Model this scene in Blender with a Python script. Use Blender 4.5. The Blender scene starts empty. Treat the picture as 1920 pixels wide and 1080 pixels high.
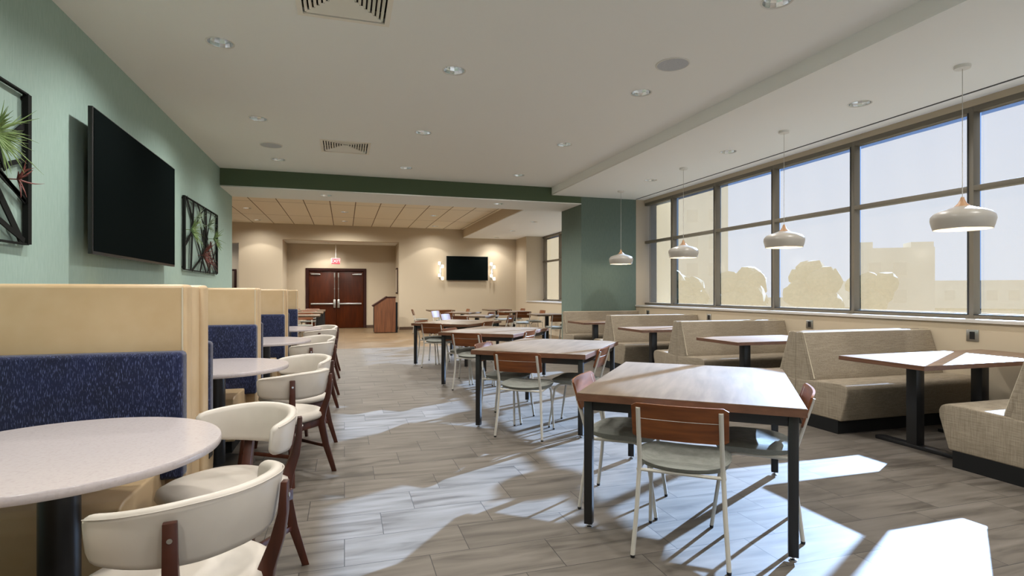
import bpy, bmesh, math, random
from mathutils import Vector, Matrix
random.seed(7)
SC = bpy.context.scene
C = SC.collection
PI = math.pi

# ------------------------------------------------------------------ camera
YAW = math.atan(314 / 1031)
cam = bpy.data.cameras.new('camera')
cam.sensor_width = 36
cam.lens = 36 * 1031 / 1920
cam.shift_y = 8 / 1920
cam.clip_end = 400
co = bpy.data.objects.new('camera', cam)
C.objects.link(co)
co.location = (0, 0, 1.31)
co.rotation_euler = (PI / 2, 0, -YAW)
SC.camera = co

# ------------------------------------------------------------------ world, sun, exposure
SC.view_settings.view_transform = 'Standard'
SC.view_settings.look = 'None'
SC.view_settings.gamma = 1
SC.view_settings.exposure = 0.32
SC.view_settings.use_curve_mapping = False
SC.cycles.use_denoising = True
SC.cycles.max_bounces = 8
SC.cycles.diffuse_bounces = 5
SC.cycles.glossy_bounces = 3
SC.cycles.transmission_bounces = 4
SC.cycles.transparent_max_bounces = 10
SC.cycles.sample_clamp_indirect = 4
SC.cycles.caustics_reflective = False
SC.cycles.caustics_refractive = False
W = bpy.data.worlds.new('sky')
SC.world = W
W.use_nodes = True
wn = W.node_tree
bg = wn.nodes['Background']
tcw = wn.nodes.new('ShaderNodeTexCoord')
sp = wn.nodes.new('ShaderNodeSeparateXYZ')
wn.links.new(tcw.outputs['Generated'], sp.inputs[0])
cr = wn.nodes.new('ShaderNodeValToRGB')
cr.color_ramp.elements[0].position = 0.0
cr.color_ramp.elements[0].color = (0.44, 0.64, 0.95, 1)
cr.color_ramp.elements[1].position = 0.6
cr.color_ramp.elements[1].color = (0.32, 0.53, 1.0, 1)
wn.links.new(sp.outputs[2], cr.inputs[0])
wn.links.new(cr.outputs[0], bg.inputs[0])
bg.inputs[1].default_value = 0.88

sl = bpy.data.lights.new('sun', 'SUN')
sl.energy = 46
sl.color = (0.64, 0.80, 1.0)
sl.angle = math.radians(0.6)
so = bpy.data.objects.new('sun', sl)
C.objects.link(so)
_d = Vector((-0.89, -0.46, -0.435)).normalized()
so.rotation_euler = _d.to_track_quat('-Z', 'Y').to_euler()
so.location = (20, 10, 12)

DOWN_W = 46.0

# ------------------------------------------------------------------ materials
def lin(r, g, b):
    f = lambda v: (v / 255 / 12.92) if v / 255 <= 0.04045 else ((v / 255 + 0.055) / 1.055) ** 2.4
    return (f(r), f(g), f(b), 1)

def mat(name, col, rough=0.5, metal=0.0, spec=0.5, coat=0.0, emit=None, es=0.0):
    m = bpy.data.materials.new(name)
    m.use_nodes = True
    p = m.node_tree.nodes['Principled BSDF']
    p.inputs['Base Color'].default_value = col
    p.inputs['Roughness'].default_value = rough
    p.inputs['Metallic'].default_value = metal
    p.inputs['Specular IOR Level'].default_value = spec
    p.inputs['Coat Weight'].default_value = coat
    if emit:
        p.inputs['Emission Color'].default_value = emit
        p.inputs['Emission Strength'].default_value = es
    return m

def N(m, t, **kw):
    n = m.node_tree.nodes.new(t)
    for k, v in kw.items():
        setattr(n, k, v)
    return n

def L(m, a, b):
    m.node_tree.links.new(a, b)

def coords(m, scale=(1, 1, 1), rot=(0, 0, 0), space='Object'):
    tc = N(m, 'ShaderNodeTexCoord')
    mp = N(m, 'ShaderNodeMapping')
    mp.inputs['Scale'].default_value = scale
    mp.inputs['Rotation'].default_value = rot
    L(m, tc.outputs[space], mp.inputs[0])
    return mp.outputs[0]

def mixcol(m, fac, a, b, mode='MIX'):
    x = N(m, 'ShaderNodeMix', data_type='RGBA', blend_type=mode)
    for i, v in ((0, fac), (6, a), (7, b)):
        if hasattr(v, 'is_linked') or hasattr(v, 'links'):
            L(m, v, x.inputs[i])
        else:
            x.inputs[i].default_value = v
    return x.outputs[2]

def noisy(m, ca, cb, scale, vscale=(1, 1, 1), detail=3, lo=0.35, hi=0.65, bump=0.0, dist=0.002, distortion=0.0):
    p = m.node_tree.nodes['Principled BSDF']
    v = coords(m, vscale)
    n = N(m, 'ShaderNodeTexNoise')
    n.inputs['Scale'].default_value = scale
    n.inputs['Detail'].default_value = detail
    n.inputs['Distortion'].default_value = distortion
    L(m, v, n.inputs['Vector'])
    r = N(m, 'ShaderNodeValToRGB')
    r.color_ramp.elements[0].position = lo
    r.color_ramp.elements[1].position = hi
    r.color_ramp.elements[0].color = ca
    r.color_ramp.elements[1].color = cb
    L(m, n.outputs[0], r.inputs[0])
    L(m, r.outputs[0], p.inputs['Base Color'])
    if bump:
        b = N(m, 'ShaderNodeBump')
        b.inputs['Strength'].default_value = bump
        b.inputs['Distance'].default_value = dist
        L(m, n.outputs[0], b.inputs['Height'])
        L(m, b.outputs[0], p.inputs['Normal'])
    return m

def wood(name, ca, cb, scale, vscale, rough=0.35, coat=0.0):
    m = mat(name, ca, rough, coat=coat)
    return noisy(m, ca, cb, scale, vscale, detail=5, lo=0.3, hi=0.7, distortion=0.4)

M = {}
M['ceiling'] = mat('ceiling_paint', lin(246, 246, 243), 0.9, spec=0.2)
M['tan'] = mat('tan_paint', lin(190, 176, 154), 0.85, spec=0.2)
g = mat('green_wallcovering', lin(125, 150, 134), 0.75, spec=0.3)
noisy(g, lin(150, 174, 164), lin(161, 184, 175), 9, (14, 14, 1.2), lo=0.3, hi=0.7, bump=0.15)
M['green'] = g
M['green_shaded'] = noisy(mat('shaded_wallcovering', lin(125, 148, 140), 0.75, spec=0.3), lin(96, 112, 102), lin(106, 121, 111), 9, (14, 14, 1.2), lo=0.3, hi=0.7, bump=0.15)  # same covering as the green wall, backlit column's shade put into its colour
M['green2'] = mat('dark_green_paint', lin(86, 100, 78), 0.8, spec=0.25)
M['black'] = mat('black_metal', (0.012, 0.012, 0.013, 1), 0.35, spec=0.5)
M['black_matte'] = mat('black_matte', (0.008, 0.008, 0.008, 1), 0.75, spec=0.2)
M['screen'] = mat('tv_screen', (0.004, 0.006, 0.006, 1), 0.5, spec=0.03)
M['screen'].node_tree.nodes['Principled BSDF'].inputs['IOR'].default_value = 1.08
M['bezel'] = mat('tv_bezel', (0.012, 0.012, 0.012, 1), 0.4)
M['chrome'] = mat('chrome', (0.75, 0.75, 0.75, 1), 0.12, metal=1)
M['reflector'] = mat('reflector_aluminium', (0.86, 0.86, 0.86, 1), 0.22, metal=1)
M['steel'] = mat('brushed_steel', (0.55, 0.55, 0.54, 1), 0.3, metal=1)
M['white_metal'] = mat('white_tube', lin(188, 183, 173), 0.35)
M['white'] = mat('white_plastic', lin(225, 222, 215), 0.5)
M['cord'] = mat('cord_plastic', lin(190, 186, 178), 0.5)
q = mat('white_quartz', lin(226, 216, 212), 0.22)
noisy(q, lin(178, 168, 168), lin(188, 179, 179), 90, lo=0.25, hi=0.5)
M['quartz'] = q
M['walnut'] = wood('walnut', lin(50, 21, 11), lin(78, 36, 20), 3, (8, 8, 1), 0.38)
M['table_wood'] = wood('table_wood', lin(90, 74, 57), lin(112, 95, 77), 2.2, (9, 1, 9), 0.42)
M['table_edge'] = wood('table_edge', lin(84, 54, 38), lin(108, 74, 54), 3, (4, 1, 14), 0.4)
M['booth_wood'] = wood('booth_table_wood', lin(112, 92, 74), lin(134, 113, 94), 2.2, (1, 9, 9), 0.25)
M['chair_wood'] = wood('chair_back_wood', lin(92, 48, 20), lin(124, 70, 32), 4, (1, 8, 9), 0.35)
M['door_wood'] = wood('door_wood', lin(58, 22, 4), lin(78, 33, 8), 2, (6, 6, 1), 0.4)
M['door_wood'].node_tree.nodes['Principled BSDF'].inputs['Specular IOR Level'].default_value = 0.2
for _k in ('table_wood', 'booth_wood'):
    M[_k].node_tree.nodes['Principled BSDF'].inputs['Specular IOR Level'].default_value = 0.25
    M[_k].node_tree.nodes['Principled BSDF'].inputs['Roughness'].default_value = 0.48
M['lectern_wood'] = wood('lectern_wood', lin(84, 48, 28), lin(118, 74, 46), 2.5, (11, 11, 0.8), 0.4)
M['door_frame'] = mat('door_frame', lin(46, 18, 12), 0.65, spec=0.2)
M['enamel'] = mat('pendant_enamel', lin(164, 157, 147), 0.35)
cv = mat('cream_vinyl', lin(216, 200, 178), 0.42)
noisy(cv, lin(190, 181, 170), lin(200, 191, 180), 6, bump=0.05)
M['cream'] = cv
bv = mat('beige_vinyl', lin(214, 190, 142), 0.36)
noisy(bv, lin(194, 166, 127), lin(204, 178, 141), 4, bump=0.05)
M['beige_vinyl'] = bv
M['piping'] = mat('beige_piping', lin(206, 194, 170), 0.4)
def weave(name, ca, cb, sc=260):
    m = mat(name, ca, 0.8, spec=0.25)
    p = m.node_tree.nodes['Principled BSDF']
    outs = []
    for vs in ((1, 1, 26), (26, 26, 1)):
        v = coords(m, vs)
        n = N(m, 'ShaderNodeTexNoise')
        n.inputs['Scale'].default_value = sc / 26
        n.inputs['Detail'].default_value = 2
        L(m, v, n.inputs['Vector'])
        outs.append(n.outputs[0])
    a = N(m, 'ShaderNodeMath', operation='ADD')
    L(m, outs[0], a.inputs[0]); L(m, outs[1], a.inputs[1])
    r = N(m, 'ShaderNodeMapRange')
    r.inputs[1].default_value = 0.8; r.inputs[2].default_value = 1.2
    L(m, a.outputs[0], r.inputs[0])
    L(m, mixcol(m, r.outputs[0], ca, cb), p.inputs['Base Color'])
    b = N(m, 'ShaderNodeBump')
    b.inputs['Strength'].default_value = 0.25; b.inputs['Distance'].default_value = 0.002
    L(m, a.outputs[0], b.inputs['Height']); L(m, b.outputs[0], p.inputs['Normal'])
    return m
M['linen'] = weave('linen_fabric', lin(128, 116, 99), lin(153, 141, 123))
M['grey_fabric'] = weave('grey_fabric', lin(120, 121, 114), lin(138, 139, 132), 500)
# blue chenille with short pale vertical flecks
bl = mat('blue_chenille', lin(30, 48, 110), 0.75, spec=0.3)
p = bl.node_tree.nodes['Principled BSDF']
n1 = N(bl, 'ShaderNodeTexNoise'); n1.inputs['Scale'].default_value = 16; n1.inputs['Detail'].default_value = 2
L(bl, coords(bl, (18, 18, 2.8)), n1.inputs['Vector'])
r1 = N(bl, 'ShaderNodeValToRGB')
r1.color_ramp.elements[0].position = 0.56; r1.color_ramp.elements[1].position = 0.66
r1.color_ramp.elements[0].color = (0, 0, 0, 1); r1.color_ramp.elements[1].color = (1, 1, 1, 1)
L(bl, n1.outputs[0], r1.inputs[0])
n2 = N(bl, 'ShaderNodeTexNoise'); n2.inputs['Scale'].default_value = 7; n2.inputs['Detail'].default_value = 4
L(bl, coords(bl), n2.inputs['Vector'])
base = mixcol(bl, n2.outputs[0], lin(2, 5, 20), lin(16, 28, 74))
L(bl, mixcol(bl, r1.outputs[0], base, lin(78, 88, 128)), p.inputs['Base Color'])
p.inputs['Sheen Weight'].default_value = 0.3
M['blue'] = bl
M['lamp'] = mat('lamp_glow', (1, 1, 1, 1), emit=(1.0, 0.86, 0.68, 1), es=5)
M['downlight_bulb'] = mat('downlight_bulb', (1, 1, 1, 1), emit=(1.0, 0.95, 0.88, 1), es=5.0)
M['sconce_glow'] = mat('sconce_glow', (1, 1, 1, 1), emit=(1.0, 0.88, 0.70, 1), es=1.5)
M['exit_red'] = mat('exit_face', lin(235, 60, 70), 0.4, emit=lin(255, 40, 55), es=0.7)
M['exit_letter'] = mat('exit_letter', lin(255, 200, 200), 0.4, emit=lin(255, 190, 190), es=0.7)
M['pine'] = mat('pale_wood', lin(178, 136, 98), 0.5)
M['art_black'] = mat('art_iron', (0.006, 0.007, 0.006, 1), 0.75, spec=0.15)
M['leaf'] = mat('air_plant_green', lin(116, 140, 84), 0.6)
M['leaf2'] = mat('air_plant_grey_green', lin(150, 168, 140), 0.6)
M['leaf3'] = mat('air_plant_maroon', lin(118, 62, 54), 0.6)
M['frame_metal'] = mat('window_frame_metal', lin(112, 104, 90), 0.5)
M['gasket'] = mat('window_gasket', (0.02, 0.02, 0.02, 1), 0.6)
M['sill'] = mat('sill_stone', lin(196, 192, 188), 0.3)
M['building'] = noisy(mat('building_render', lin(150, 120, 90), 0.9), lin(186, 176, 160), lin(200, 190, 172), 0.3)
M['building_window'] = mat('building_window', lin(168, 160, 148), 0.6)
M['ground'] = noisy(mat('ground_outside', lin(80, 70, 58), 0.95), lin(52, 46, 38), lin(66, 58, 48), 0.4)
M['ground'].node_tree.nodes['Principled BSDF'].inputs['Specular IOR Level'].default_value = 0.0
M['foliage'] = noisy(mat('foliage', lin(98, 92, 62), 0.9), lin(80, 80, 50), lin(116, 106, 72), 2.0)
M['speaker'] = noisy(mat('speaker_grille', lin(160, 164, 170), 0.7), lin(178, 181, 186), lin(204, 207, 212), 260)
M['vent'] = mat('vent_metal', lin(242, 236, 224), 0.6)
M['duct'] = mat('duct_dark', lin(52, 46, 40), 0.9)

# glass: straight-through with a mild reflection
gl = bpy.data.materials.new('window_glass'); gl.use_nodes = True
nt = gl.node_tree; nt.nodes.clear()
o_ = nt.nodes.new('ShaderNodeOutputMaterial'); mx = nt.nodes.new('ShaderNodeMixShader')
tr = nt.nodes.new('ShaderNodeBsdfTransparent'); gy = nt.nodes.new('ShaderNodeBsdfGlossy')
tr.inputs[0].default_value = (0.80, 0.87, 0.97, 1); gy.inputs[1].default_value = 0.2
mx.inputs[0].default_value = 0.02
nt.links.new(tr.outputs[0], mx.inputs[1]); nt.links.new(gy.outputs[0], mx.inputs[2]); nt.links.new(mx.outputs[0], o_.inputs[0])
M['glass'] = gl
# woven solar shade: open weave (see-through) plus yarn that scatters light through
sh = bpy.data.materials.new('solar_shade_mesh'); sh.use_nodes = True
nt = sh.node_tree; nt.nodes.clear()
o_ = nt.nodes.new('ShaderNodeOutputMaterial'); mx = nt.nodes.new('ShaderNodeMixShader')
tr = nt.nodes.new('ShaderNodeBsdfTransparent'); tl = nt.nodes.new('ShaderNodeBsdfTranslucent'); df = nt.nodes.new('ShaderNodeBsdfDiffuse')
m2 = nt.nodes.new('ShaderNodeMixShader')
tcn = nt.nodes.new('ShaderNodeTexCoord'); mpn = nt.nodes.new('ShaderNodeMapping'); mpn.inputs['Scale'].default_value = (1, 30, 1.5)
nn = nt.nodes.new('ShaderNodeTexNoise'); nn.inputs['Scale'].default_value = 6
rr = nt.nodes.new('ShaderNodeMapRange'); rr.inputs[3].default_value = 0.47; rr.inputs[4].default_value = 0.53
nt.links.new(tcn.outputs['Object'], mpn.inputs[0]); nt.links.new(mpn.outputs[0], nn.inputs['Vector'])
nt.links.new(nn.outputs[0], rr.inputs[0]); nt.links.new(rr.outputs[0], mx.inputs[0])
tr.inputs[0].default_value = (1, 1, 1, 1)
tl.inputs[0].default_value = (0.275, 0.165, 0.073, 1)
df.inputs[0].default_value = (0.34, 0.235, 0.14, 1)
m2.inputs[0].default_value = 0.35
nt.links.new(tl.outputs[0], m2.inputs[1]); nt.links.new(df.outputs[0], m2.inputs[2])
nt.links.new(m2.outputs[0], mx.inputs[1]); nt.links.new(tr.outputs[0], mx.inputs[2]); nt.links.new(mx.outputs[0], o_.inputs[0])
M['shade'] = sh

def tile_floor(name, w, h, off, cols, grout, streak=True, rough=0.55):
    m = mat(name, cols[0], rough, spec=0.25)
    p = m.node_tree.nodes['Principled BSDF']
    tc = N(m, 'ShaderNodeTexCoord'); s = N(m, 'ShaderNodeSeparateXYZ'); L(m, tc.outputs['Object'], s.inputs[0])
    def mt(op, a, b=None, c=None):
        n = N(m, 'ShaderNodeMath', operation=op)
        for i, v in enumerate((a, b, c)):
            if v is None: continue
            if isinstance(v, (int, float)): n.inputs[i].default_value = v
            else: L(m, v, n.inputs[i])
        return n.outputs[0]
    row = mt('DIVIDE', s.outputs[1], h)
    ri = mt('FLOOR', row); rf = mt('FRACT', row)
    sx = mt('DIVIDE', mt('SUBTRACT', s.outputs[0], mt('MULTIPLY', ri, off)), w)
    ci = mt('FLOOR', sx); cf = mt('FRACT', sx)
    gy_ = mt('MULTIPLY', mt('MINIMUM', rf, mt('SUBTRACT', 1.0, rf)), h)
    gx_ = mt('MULTIPLY', mt('MINIMUM', cf, mt('SUBTRACT', 1.0, cf)), w)
    gm = mt('LESS_THAN', mt('MINIMUM', gx_, gy_), 0.0021)
    cmb = N(m, 'ShaderNodeCombineXYZ'); L(m, ri, cmb.inputs[0]); L(m, ci, cmb.inputs[1])
    wn_ = N(m, 'ShaderNodeTexWhiteNoise', noise_dimensions='2D'); L(m, cmb.outputs[0], wn_.inputs[0])
    # streaks run along X, shifted per tile
    cm2 = N(m, 'ShaderNodeCombineXYZ')
    L(m, mt('ADD', mt('MULTIPLY', s.outputs[0], 1.4), mt('MULTIPLY', wn_.outputs[0], 31.0)), cm2.inputs[0])
    L(m, mt('ADD', mt('MULTIPLY', s.outputs[1], 9.0 if streak else 1.4), mt('MULTIPLY', wn_.outputs[0], 17.0)), cm2.inputs[1])
    nz = N(m, 'ShaderNodeTexNoise'); nz.inputs['Scale'].default_value = 1.3; nz.inputs['Detail'].default_value = 5
    nz.inputs['Distortion'].default_value = 0.6
    L(m, cm2.outputs[0], nz.inputs['Vector'])
    r = N(m, 'ShaderNodeValToRGB')
    r.color_ramp.elements[0].position = 0.28; r.color_ramp.elements[0].color = cols[0]
    r.color_ramp.elements[1].position = 0.66; r.color_ramp.elements[1].color = cols[2]
    e = r.color_ramp.elements.new(0.45); e.color = cols[1]
    L(m, nz.outputs[0], r.inputs[0])
    br = N(m, 'ShaderNodeMapRange'); br.inputs[3].default_value = 0.92; br.inputs[4].default_value = 1.07
    L(m, wn_.outputs[0], br.inputs[0])
    mul = N(m, 'ShaderNodeVectorMath', operation='SCALE'); L(m, r.outputs[0], mul.inputs[0]); L(m, br.outputs[0], mul.inputs[3])
    L(m, mixcol(m, gm, mul.outputs[0], grout), p.inputs['Base Color'])
    return m
M['floor'] = tile_floor('floor_tile', 0.61, 0.305, 0.2033,
                        (lin(66, 60, 53), lin(93, 86, 78), lin(107, 100, 92)), lin(48, 46, 43))
M['floor2'] = tile_floor('tan_floor', 0.61, 0.61, 0.0,
                         (lin(96, 78, 56), lin(106, 87, 64), lin(113, 94, 71)), lin(84, 67, 48), False, 0.4)
# acoustic tile ceiling
ac = mat('acoustic_ceiling', lin(214, 198, 168), 0.95, spec=0.1)
p = ac.node_tree.nodes['Principled BSDF']
bk = N(ac, 'ShaderNodeTexBrick'); bk.offset = 0.0; bk.squash = 1.0
bk.inputs['Scale'].default_value = 1; bk.inputs['Mortar Size'].default_value = 0.011; bk.inputs['Mortar Smooth'].default_value = 0
bk.inputs['Brick Width'].default_value = 0.62; bk.inputs['Row Height'].default_value = 2.48
bk.inputs['Color1'].default_value = lin(242, 234, 216); bk.inputs['Color2'].default_value = lin(235, 227, 209)
bk.inputs['Mortar'].default_value = lin(120, 104, 84)
mp_ = coords(ac); mp_.node.inputs['Location'].default_value = (0.35, 0.0, 0)
L(ac, mp_, bk.inputs['Vector']); L(ac, bk.outputs[0], p.inputs['Base Color'])
M['acoustic'] = ac

# ------------------------------------------------------------------ mesh helpers
class MB:
    def __init__(self): self.bm = bmesh.new()
    def add(self, other, mtx=None):
        me = bpy.data.meshes.new('tmp'); other.to_mesh(me); other.free()
        if mtx is not None: me.transform(mtx)
        self.bm.from_mesh(me); bpy.data.meshes.remove(me); return self
    def box(self, x0, x1, y0, y1, z0, z1, bev=0.0, seg=2, mtx=None):
        b = bmesh.new(); bmesh.ops.create_cube(b, size=1)
        bmesh.ops.transform(b, matrix=Matrix.Translation(((x0 + x1) / 2, (y0 + y1) / 2, (z0 + z1) / 2)) @ Matrix.Diagonal((abs(x1 - x0), abs(y1 - y0), abs(z1 - z0), 1)), verts=b.verts)
        if bev: bmesh.ops.bevel(b, geom=list(b.edges), offset=bev, segments=seg, profile=0.5, affect='EDGES', clamp_overlap=True)
        return self.add(b, mtx)
    def bar(self, p0, p1, w, h, w1=None, h1=None, up=(0, 0, 1), bev=0.0):
        """rectangular bar from p0 to p1, w across and h along up"""
        p0, p1 = Vector(p0), Vector(p1); d = (p1 - p0).normalized(); u = Vector(up)
        s = d.cross(u)
        if s.length < 1e-4: s = d.cross(Vector((0, 1, 0)))
        s.normalize(); u = s.cross(d).normalized()
        w1 = w if w1 is None else w1; h1 = h if h1 is None else h1
        b = bmesh.new(); vs = []
        for p_, a, c in ((p0, w, h), (p1, w1, h1)):
            for i, j in ((-1, -1), (1, -1), (1, 1), (-1, 1)):
                vs.append(b.verts.new(p_ + s * a / 2 * i + u * c / 2 * j))
        for f in ((3, 2, 1, 0), (4, 5, 6, 7), (0, 1, 5, 4), (1, 2, 6, 5), (2, 3, 7, 6), (3, 0, 4, 7)): b.faces.new([vs[k] for k in f])
        if bev: bmesh.ops.bevel(b, geom=list(b.edges), offset=bev, segments=2, profile=0.5, affect='EDGES')
        return self.add(b)
    def tube(self, pts, r, n=10, caps=True):
        pts = [Vector(p_) for p_ in pts]; rr_ = r if isinstance(r, (list, tuple)) else [r] * len(pts)
        b = bmesh.new(); rings = []; prev = None
        for i, p_ in enumerate(pts):
            d = (pts[min(i + 1, len(pts) - 1)] - pts[max(i - 1, 0)]).normalized()
            if prev is None:
                a = d.cross(Vector((0, 0, 1)) if abs(d.z) < 0.9 else Vector((1, 0, 0))).normalized()
            else:
                a = (prev - d * prev.dot(d)).normalized()
            prev = a; c = d.cross(a)
            rings.append([b.verts.new(p_ + (a * math.cos(2 * PI * k / n) + c * math.sin(2 * PI * k / n)) * rr_[i]) for k in range(n)])
        for i in range(len(rings) - 1):
            for k in range(n): b.faces.new((rings[i][k], rings[i][(k + 1) % n], rings[i + 1][(k + 1) % n], rings[i + 1][k]))
        if caps: b.faces.new(rings[0][::-1]); b.faces.new(rings[-1])
        bmesh.ops.recalc_face_normals(b, faces=b.faces)
        return self.add(b)
    def lathe(self, prof, n=32, at=(0, 0, 0), close=False):
        b = bmesh.new(); rings = []
        for r_, z_ in prof:
            if r_ < 1e-5: rings.append([b.verts.new((0, 0, z_))])
            else: rings.append([b.verts.new((r_ * math.cos(2 * PI * k / n), r_ * math.sin(2 * PI * k / n), z_)) for k in range(n)])
        pr = list(zip(rings[:-1], rings[1:]))
        if close: pr.append((rings[-1], rings[0]))
        for A, B in pr:
            for k in range(n):
                k2 = (k + 1) % n
                if len(A) == 1 and len(B) == 1: continue
                if len(A) == 1: b.faces.new((A[0], B[k2], B[k]))
                elif len(B) == 1: b.faces.new((A[k], A[k2], B[0]))
                else: b.faces.new((A[k], A[k2], B[k2], B[k]))
        bmesh.ops.recalc_face_normals(b, faces=b.faces)
        return self.add(b, Matrix.Translation(at))
    def prism(self, poly, x0, x1, axis='X', bev=0.0, seg=3):
        """poly of (a, z); X: a is Y and extrusion along X; Y: a is X"""
        b = bmesh.new(); A = []; B = []
        for a, z in poly:
            if axis == 'X': A.append(b.verts.new((x0, a, z))); B.append(b.verts.new((x1, a, z)))
            elif axis == 'Y': A.append(b.verts.new((a, x0, z))); B.append(b.verts.new((a, x1, z)))
            else: A.append(b.verts.new((a, z, x0))); B.append(b.verts.new((a, z, x1)))
        b.faces.new(A); b.faces.new(B[::-1]); k = len(A)
        for i in range(k): b.faces.new((A[i], B[i], B[(i + 1) % k], A[(i + 1) % k]))
        bmesh.ops.recalc_face_normals(b, faces=b.faces)
        if bev: bmesh.ops.bevel(b, geom=list(b.edges), offset=bev, segments=seg, profile=0.5, affect='EDGES', clamp_overlap=True)
        return self.add(b)
    def build(self, name, material, parent=None, smooth=True, angle=35, loc=None):
        me = bpy.data.meshes.new(name); self.bm.to_mesh(me); self.bm.free()
        me.materials.append(material)
        if smooth:
            me.polygons.foreach_set('use_smooth', [True] * len(me.polygons))
            me.set_sharp_from_angle(angle=math.radians(angle))
        o = bpy.data.objects.new(name, me); C.objects.link(o)
        if parent is not None: o.parent = parent
        if loc: o.location = loc
        return o

def tag(o, label=None, cat=None, group=None, kind=None):
    if label: o['label'] = label
    if cat: o['category'] = cat
    if group: o['group'] = group
    if kind: o['kind'] = kind
    return o
def thing(name, label, cat, loc=(0, 0, 0), rz=0, group=None):
    o = bpy.data.objects.new(name, None); C.objects.link(o)
    o.empty_display_size = 0.2
    o.location = loc; o.rotation_euler = (0, 0, rz)
    return tag(o, label, cat, group)
def dup(root, loc=None, rz=None, label=None, group=None):
    r = root.copy(); C.objects.link(r)
    if loc is not None: r.location = loc
    if rz is not None: r.rotation_euler = (0, 0, rz)
    if label: r['label'] = label
    if group: r['group'] = group
    for ch in list(root.children):
        c = ch.copy(); C.objects.link(c); c.parent = r
        for g_ in list(ch.children):
            d = g_.copy(); C.objects.link(d); d.parent = c
    return r
def struct(name, mb, m, label=None, cat=None):
    o = mb.build(name, m, smooth=False); o['kind'] = 'structure'
    return tag(o, label, cat)
def plate(name, outer, holes, z0, z1, m, circ=32):
    """horizontal slab with round (x,y,r) or rectangular (x0,x1,y0,y1) holes"""
    cu = bpy.data.curves.new(name, 'CURVE'); cu.dimensions = '2D'; cu.fill_mode = 'BOTH'; cu.extrude = (z1 - z0) / 2
    def sp_(pts):
        s_ = cu.splines.new('POLY'); s_.points.add(len(pts) - 1)
        for i, q_ in enumerate(pts): s_.points[i].co = (q_[0], q_[1], 0, 1)
        s_.use_cyclic_u = True
    sp_(outer)
    for h_ in holes:
        if len(h_) == 3: sp_([(h_[0] + h_[2] * math.cos(2 * PI * k / circ), h_[1] + h_[2] * math.sin(2 * PI * k / circ)) for k in range(circ)])
        else: sp_([(h_[0], h_[2]), (h_[1], h_[2]), (h_[1], h_[3]), (h_[0], h_[3])])
    t = bpy.data.objects.new('tmp', cu); C.objects.link(t)
    me = bpy.data.meshes.new_from_object(t.evaluated_get(bpy.context.evaluated_depsgraph_get()))
    bpy.data.objects.remove(t); bpy.data.curves.remove(cu)
    me.transform(Matrix.Translation((0, 0, (z0 + z1) / 2)))
    me.materials.clear(); me.materials.append(m); me.name = name
    o = bpy.data.objects.new(name, me); C.objects.link(o); o['kind'] = 'structure'
    return o

# ------------------------------------------------------------------ dimensions
XL, XR, XG = -2.09, 6.09, 6.35          # green wall, dado wall, window plane
Y0, YB, YB2, YE = -2.6, 10.70, 11.80, 19.50
HC, HS, HB, HT, HS2 = 3.49, 3.33, 3.17, 3.57, 3.27
XS = 4.12                               # edge of the lower ceiling over the booths
R = 0.105

# ------------------------------------------------------------------ shell
struct('floor', MB().box(-7, 7.6, Y0 - 0.2, 13.3, -0.1, 0), M['floor'])
struct('floor_back', MB().box(-7, 7.6, 13.3, 23.2, -0.1, 0), M['floor2'])
struct('wall_left', MB().box(XL - 0.2, XL, Y0, YB2, 0, HT), M['green'])
struct('wall_behind', MB().box(XL - 0.2, 7.2, Y0 - 0.2, Y0, 0, HT), M['tan'])
struct('wall_left_back', MB().box(-6.2, -6.0, YB2 - 0.2, YE, 0, HT + 0.2), M['tan'])
struct('wall_left_return', MB().box(-6.0, XL - 0.2, YB2 - 0.2, YB2, 0, HT + 0.2), M['tan'])
mb = MB()
mb.box(-6.2, -3.26, YE, YE + 0.2, 2.9, 3.8)
mb.box(-3.26, -1.95, YE, YE + 0.2, 0, 3.8)
mb.box(-1.95, 1.82, YE, YE + 0.2, 3.05, 3.8)
mb.box(1.82, 7.0, YE, YE + 0.2, 0, 3.8)
struct('wall_back', mb, M['tan'])
struct('wall_alcove', MB().box(-1.95 - 0.15, -1.95, YE + 0.2, 21.0, 0, 3.05).box(1.82, 1.97, YE + 0.2, 21.0, 0, 3.05)
       .box(-2.1, -1.33, 21.0, 21.2, 0, 3.05).box(0.77, 1.97, 21.0, 21.2, 0, 3.05).box(-1.33, 0.77, 21.0, 21.2, 2.18, 3.05), M['tan'])
plate('ceiling_alcove', [(-2.1, YE + 0.2), (1.97, YE + 0.2), (1.97, 21.2), (-2.1, 21.2)], [(-0.6, 20.3, R)], 3.05, 3.15, M['ceiling'])
struct('wall_corridor', MB().box(-6.2, -2.4, 22.0, 22.2, 0, 3.2).box(-2.4, -2.2, YE + 0.2, 22.2, 0, 3.2), M['tan'])
struct('wall_light_block', MB().box(-2.2, 1.97, 21.6, 21.8, 0, 3.3).box(1.97, 2.1, 21.2, 21.8, 0, 3.3).box(-2.2, 2.1, 21.2, 21.6, 3.16, 3.3), M['tan'])  # unseen box added behind the doors to stop sky light leaking through the gap
plate('ceiling_corridor', [(-6.2, YE + 0.2), (-2.2, YE + 0.2), (-2.2, 22.2), (-6.2, 22.2)], [(-4.2, 20.8, R)], 3.2, 3.3, M['ceiling'])
struct('baseboard_back', MB().box(-3.26, -1.95, YE - 0.012, YE, 0, 0.10).box(1.82, XR, YE - 0.012, YE, 0, 0.10)
       .box(-1.95, -1.33, 20.988, 21.0, 0, 0.10).box(0.77, 1.82, 20.988, 21.0, 0, 0.10).box(1.808, 1.82, YE + 0.2, 20.988, 0, 0.10), mat('dark_base', lin(78, 58, 42), 0.5))
struct('baseboard_left', MB().box(XL, XL + 0.012, Y0, YB2, 0, 0.10), M['black_matte'])
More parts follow.
